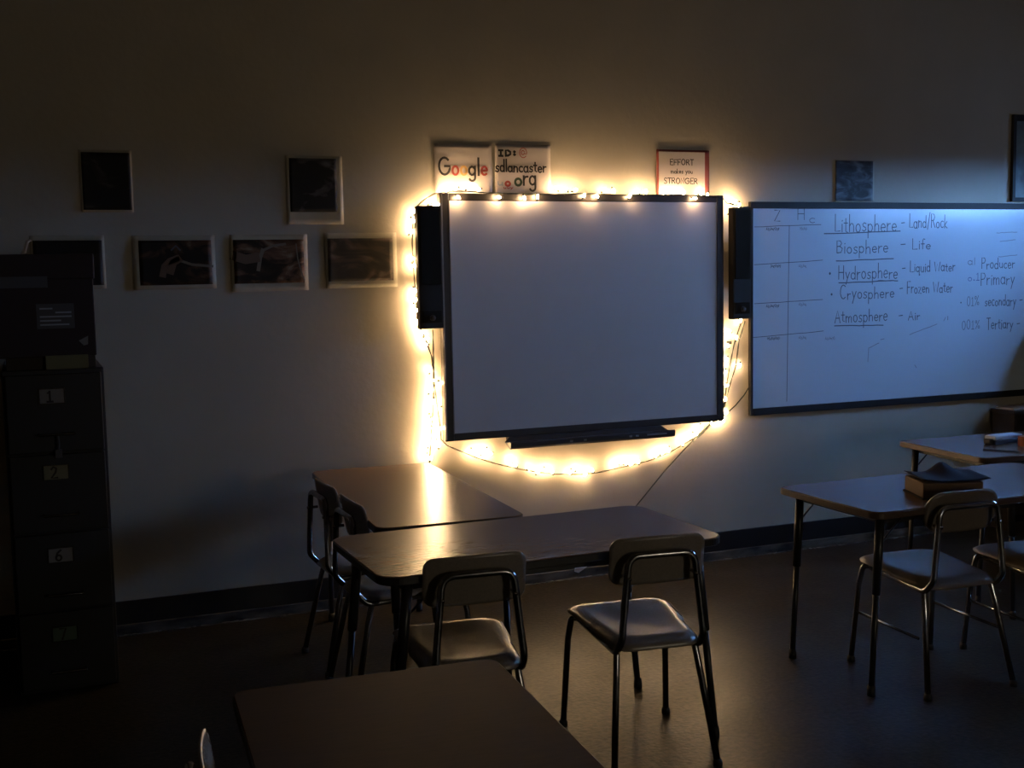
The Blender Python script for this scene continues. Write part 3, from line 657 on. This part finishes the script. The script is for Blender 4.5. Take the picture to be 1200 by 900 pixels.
# ------------------------------------------------------------------ filing cabinet and what stands on it
FY = -.70; X0c, X1c = -2.045, -1.662; CH = 1.318; cx = (X0c+X1c)/2
t = thing('filing_cabinet', 'tall black four-drawer filing cabinet at the left edge of the photo', 'cabinet', (cx, FY+.34, 0))
hw = (X1c-X0c)/2
obj('body', B(-hw, hw, -.325, .335, 0, CH, .004), M['cab'], t)
for i, (lz, hz, cm, ch) in enumerate(((1.213, 1.061, 'card', '1'), (.906, .735, 'card_y', '2'), (.568, .409, 'card', '6'), (.243, .092, 'card_g', '7'))):
    z1 = 1.300-.3225*i; z0 = z1-.314
    dr = obj('drawer', B(-hw+.012, hw-.012, -.345, -.32, z0, z1, .004), M['cab'], t)
    bm = bmesh.new(); hwid = .066
    for q in ((-.05, .05, lz-.032, lz-.028), (-.05, .05, lz+.028, lz+.032), (-.05, -.046, lz-.028, lz+.028), (.046, .05, lz-.028, lz+.028)): box(bm, q[0]-.01, q[1]-.01, -.350, -.344, q[2], q[3])
    lh = obj('label_holder', bm, M['chrome_dark'], dr)
    bm = B(-.055, .035, -.347, -.345, lz-.028, lz+.028, mi=0)
    write(bm, ch, -.03, lz-.022, .044, .008, -.3475, width=.03, mi=1, jit=0)
    obj('label_card', bm, [M[cm], M['ink']], dr)
    obj('handle', tube(bmesh.new(), fillet([(-hwid, -.344, hz), (-hwid, -.375, hz), (hwid, -.375, hz), (hwid, -.344, hz)], .012, 4), .0055, 10), M['chrome_dark'], dr, True)
a = at(68, 516, y=FY-.02)
bm = tube(bmesh.new(), [(a.x, -.727, 1.054), (a.x+.002, -.726, 1.02), (a.x, -.724, 1.0)], .0045, 8); box(bm, a.x-.014, a.x+.014, -.728, -.720, .965, 1.0, .003)
tag(obj('key_fob', bm, M['sticker']), 'grey fob on a strap hanging from the top drawer handle', 'key fob')

def at_top(px, y=FY): return at(px, 420, y=y).x
# yellow pad, stack of paper, boxes
zt = CH
tag(obj('paper_stack', B(X0c+.02, -1.69, FY+.03, FY+.36, zt, zt+.05, .002), M['box2']), 'low dark stack of papers lying on the filing cabinet', 'papers')
a = at(53, 415, y=FY); b = at(104, 430, y=FY)
tag(obj('sticky_pad', B(a.x, b.x, FY+.004, FY+.029, zt, zt+.055, .002), M['yellow']), 'faint yellow pad standing at the front edge of the cabinet top', 'note pad')
zb = zt+.05
t = thing('storage_box', 'dark maroon cardboard box with a grey label on top of the cabinet', 'box', (-1.885, FY+.19, zb))
bx0, bx1 = -2.13, -1.685; ztop = 1.776
hwb = (bx1-bx0)/2; t.location.x = (bx0+bx1)/2
obj('carton', B(-hwb, hwb, -.18, .2, 0, ztop-zb-.10, .004), M['box'], t)
obj('lid', B(-hwb-.006, hwb+.006, -.186, .206, ztop-zb-.10, ztop-zb, .005), M['box'], t)
a = at(42, 356.5, y=FY); b = at(88, 384.5, y=FY)
bm = B(a.x-t.location.x, b.x-t.location.x, -.1825, -.1795, b.z-zb, a.z-zb, mi=0)
zz = a.z-zb; xx = a.x-t.location.x
for k, (u0, u1) in enumerate(((.012, .06), (.07, .13), (.012, .13), (.012, .09), (.012, .12))): box(bm, xx+u0, xx+u1, -.1832, -.1826, zz-.022-k*.016, zz-.016-k*.016, mi=1)
obj('label', bm, [M['sticker'], M['ink_faint']], t)
a = at(-20, 325, y=FY); b = at(56, 337, y=FY)
obj('tape_strip', B(-hwb+.01, b.x-t.location.x, -.1885, -.1855, b.z-zb, a.z-zb), M['sticker'], t)
a = at(26, 293, y=FY+.02); b = at(36, 276, y=FY+.02)
bm = tube(bmesh.new(), [(a.x-.006, FY+.03, ztop+.003), (a.x+.008, FY+.03, ztop+.008), (a.x+.02, FY+.03, ztop+.05), (a.x+.034, FY+.03, ztop+.056)], .006, 8, radii=[.005, .007, .006, .005])
tag(obj('ribbon_scrap', bm, M['paper'], smooth=True), 'small pale crooked strip standing up on the maroon box', 'scrap')
a = at(98, 399, y=FY)
bm = bmesh.new(); vs = [bm.verts.new(v) for v in ((-.018, 0, -.0), (.018, 0, .018), (.016, 0, -.016), (.0, 0, -.02), (-.018, .003, -.0), (.018, .003, .018), (.016, .003, -.016), (.0, .003, -.02))]
bm.faces.new(vs[:4]); bm.faces.new(vs[4:][::-1])
for k in range(4): bm.faces.new((vs[k], vs[(k+1) % 4], vs[4+(k+1) % 4], vs[4+k]))
bmesh.ops.translate(bm, vec=Vector((a.x, FY+.002, a.z)), verts=bm.verts)
o = obj('paper_tab', bm, M['card']); tag(o, 'tiny pale torn tab at the lower right corner of the maroon box', 'paper tab')

# ------------------------------------------------------------------ things on the right-hand tables
TH = .737
p0 = at(1075, 592, z=TH); 
t = thing('open_book', 'thick book with lifted dark cover lying on the table behind a chair', 'book', (p0.x+.25, p0.y+.13, TH), math.radians(-20))
obj('page_block', B(-.125, .12, -.10, .10, .004, .064, .004), M['pages'], t)
def cov(u, v):
    x = u*.135+.01; y = v*.108; z = .07+.045*math.exp(-((u-.15)/.35)**2)*(.5+.5*v)+.012*u*u
    return (x, y, z)
obj('front_cover', shell(bmesh.new(), cov, 20, 10, .003), M['book'], t, True)
obj('back_cover', B(-.13, .125, -.105, .105, 0, .004), M['book'], t)
p0 = at(1176, 519, z=TH)
t = thing('pencil_case', 'pale blue pencil case on the far right table', 'pencil case', (p0.x, p0.y, TH), math.radians(5))
obj('case_body', B(-.10, .10, -.035, .035, 0, .026, .006), M['pencil'], t); obj('case_lid', B(-.101, .101, -.036, .036, .026, .045, .006), M['blue_case'], t)
obj('zip_pull', B(-.125, -.10, -.02, .02, .004, .03, .004), M['pencil'], t)
a = at(1152, 526.5, z=TH+.004); b = at(1196, 529.5, z=TH+.004)
bm = tube(bmesh.new(), [a, a.lerp(b, .93), b], .004, 6, radii=[.004, .004, .0008])
tag(obj('pencil', bm, M['pencil']), 'dark pencil lying in front of the pale pencil case', 'pencil')
a = at(1198, 516, z=TH+.03)
tag(obj('tape_roll', tube(bmesh.new(), [(a.x+.02, a.y, TH+.001), (a.x+.02, a.y, TH+.05)], .035, 24), M['orange'], smooth=False), 'orange round item beside the pencil case at the photo edge', 'tape')
a = at(1186, 482, y=-.22)
bw = .44
t = thing('low_bookcase', 'dark low bookcase against the wall beyond the right tables', 'bookcase', (a.x+.03+bw/2, -.12, 0))
bh = a.z
bm = B(-bw/2, bw/2, -.09, .09, 0, .06); box(bm, -bw/2, -bw/2+.02, -.09, .09, .06, bh-.025); box(bm, bw/2-.02, bw/2, -.09, .09, .06, bh-.025); box(bm, -bw/2+.02, bw/2-.02, .07, .09, .06, bh-.025)
obj('carcass', bm, M['wood'], t)
obj('shelf', B(-bw/2+.02, bw/2-.02, -.085, .07, bh*.5, bh*.5+.02), M['wood'], t); obj('top', B(-bw/2-.01, bw/2+.01, -.10, .095, bh-.025, bh, .003), M['wood'], t)
tag(obj('loose_papers', B(a.x+.035, a.x+.33, -.20, -.05, bh+.0005, bh+.012, .001), M['paper']), 'pale sheaf of papers on the low bookcase at the right edge', 'papers')
t = thing('shadow_cupboard', 'unseen dark cupboard added by the window to shade the wall', 'cupboard', (4.36, -.34, 0))  # out of view, added to throw the shadow at the lower right
obj('body', B(-.2, .2, -.28, .30, 0, 1.5, .004), M['wood'], t)
d_ = obj('door', B(-.19, .19, -.30, -.281, .06, 1.47, .003), M['wood'], t)
obj('handle', tube(bmesh.new(), [(.15, -.32, .7), (.15, -.32, .82)], .006, 8), M['chrome_dark'], d_, True)
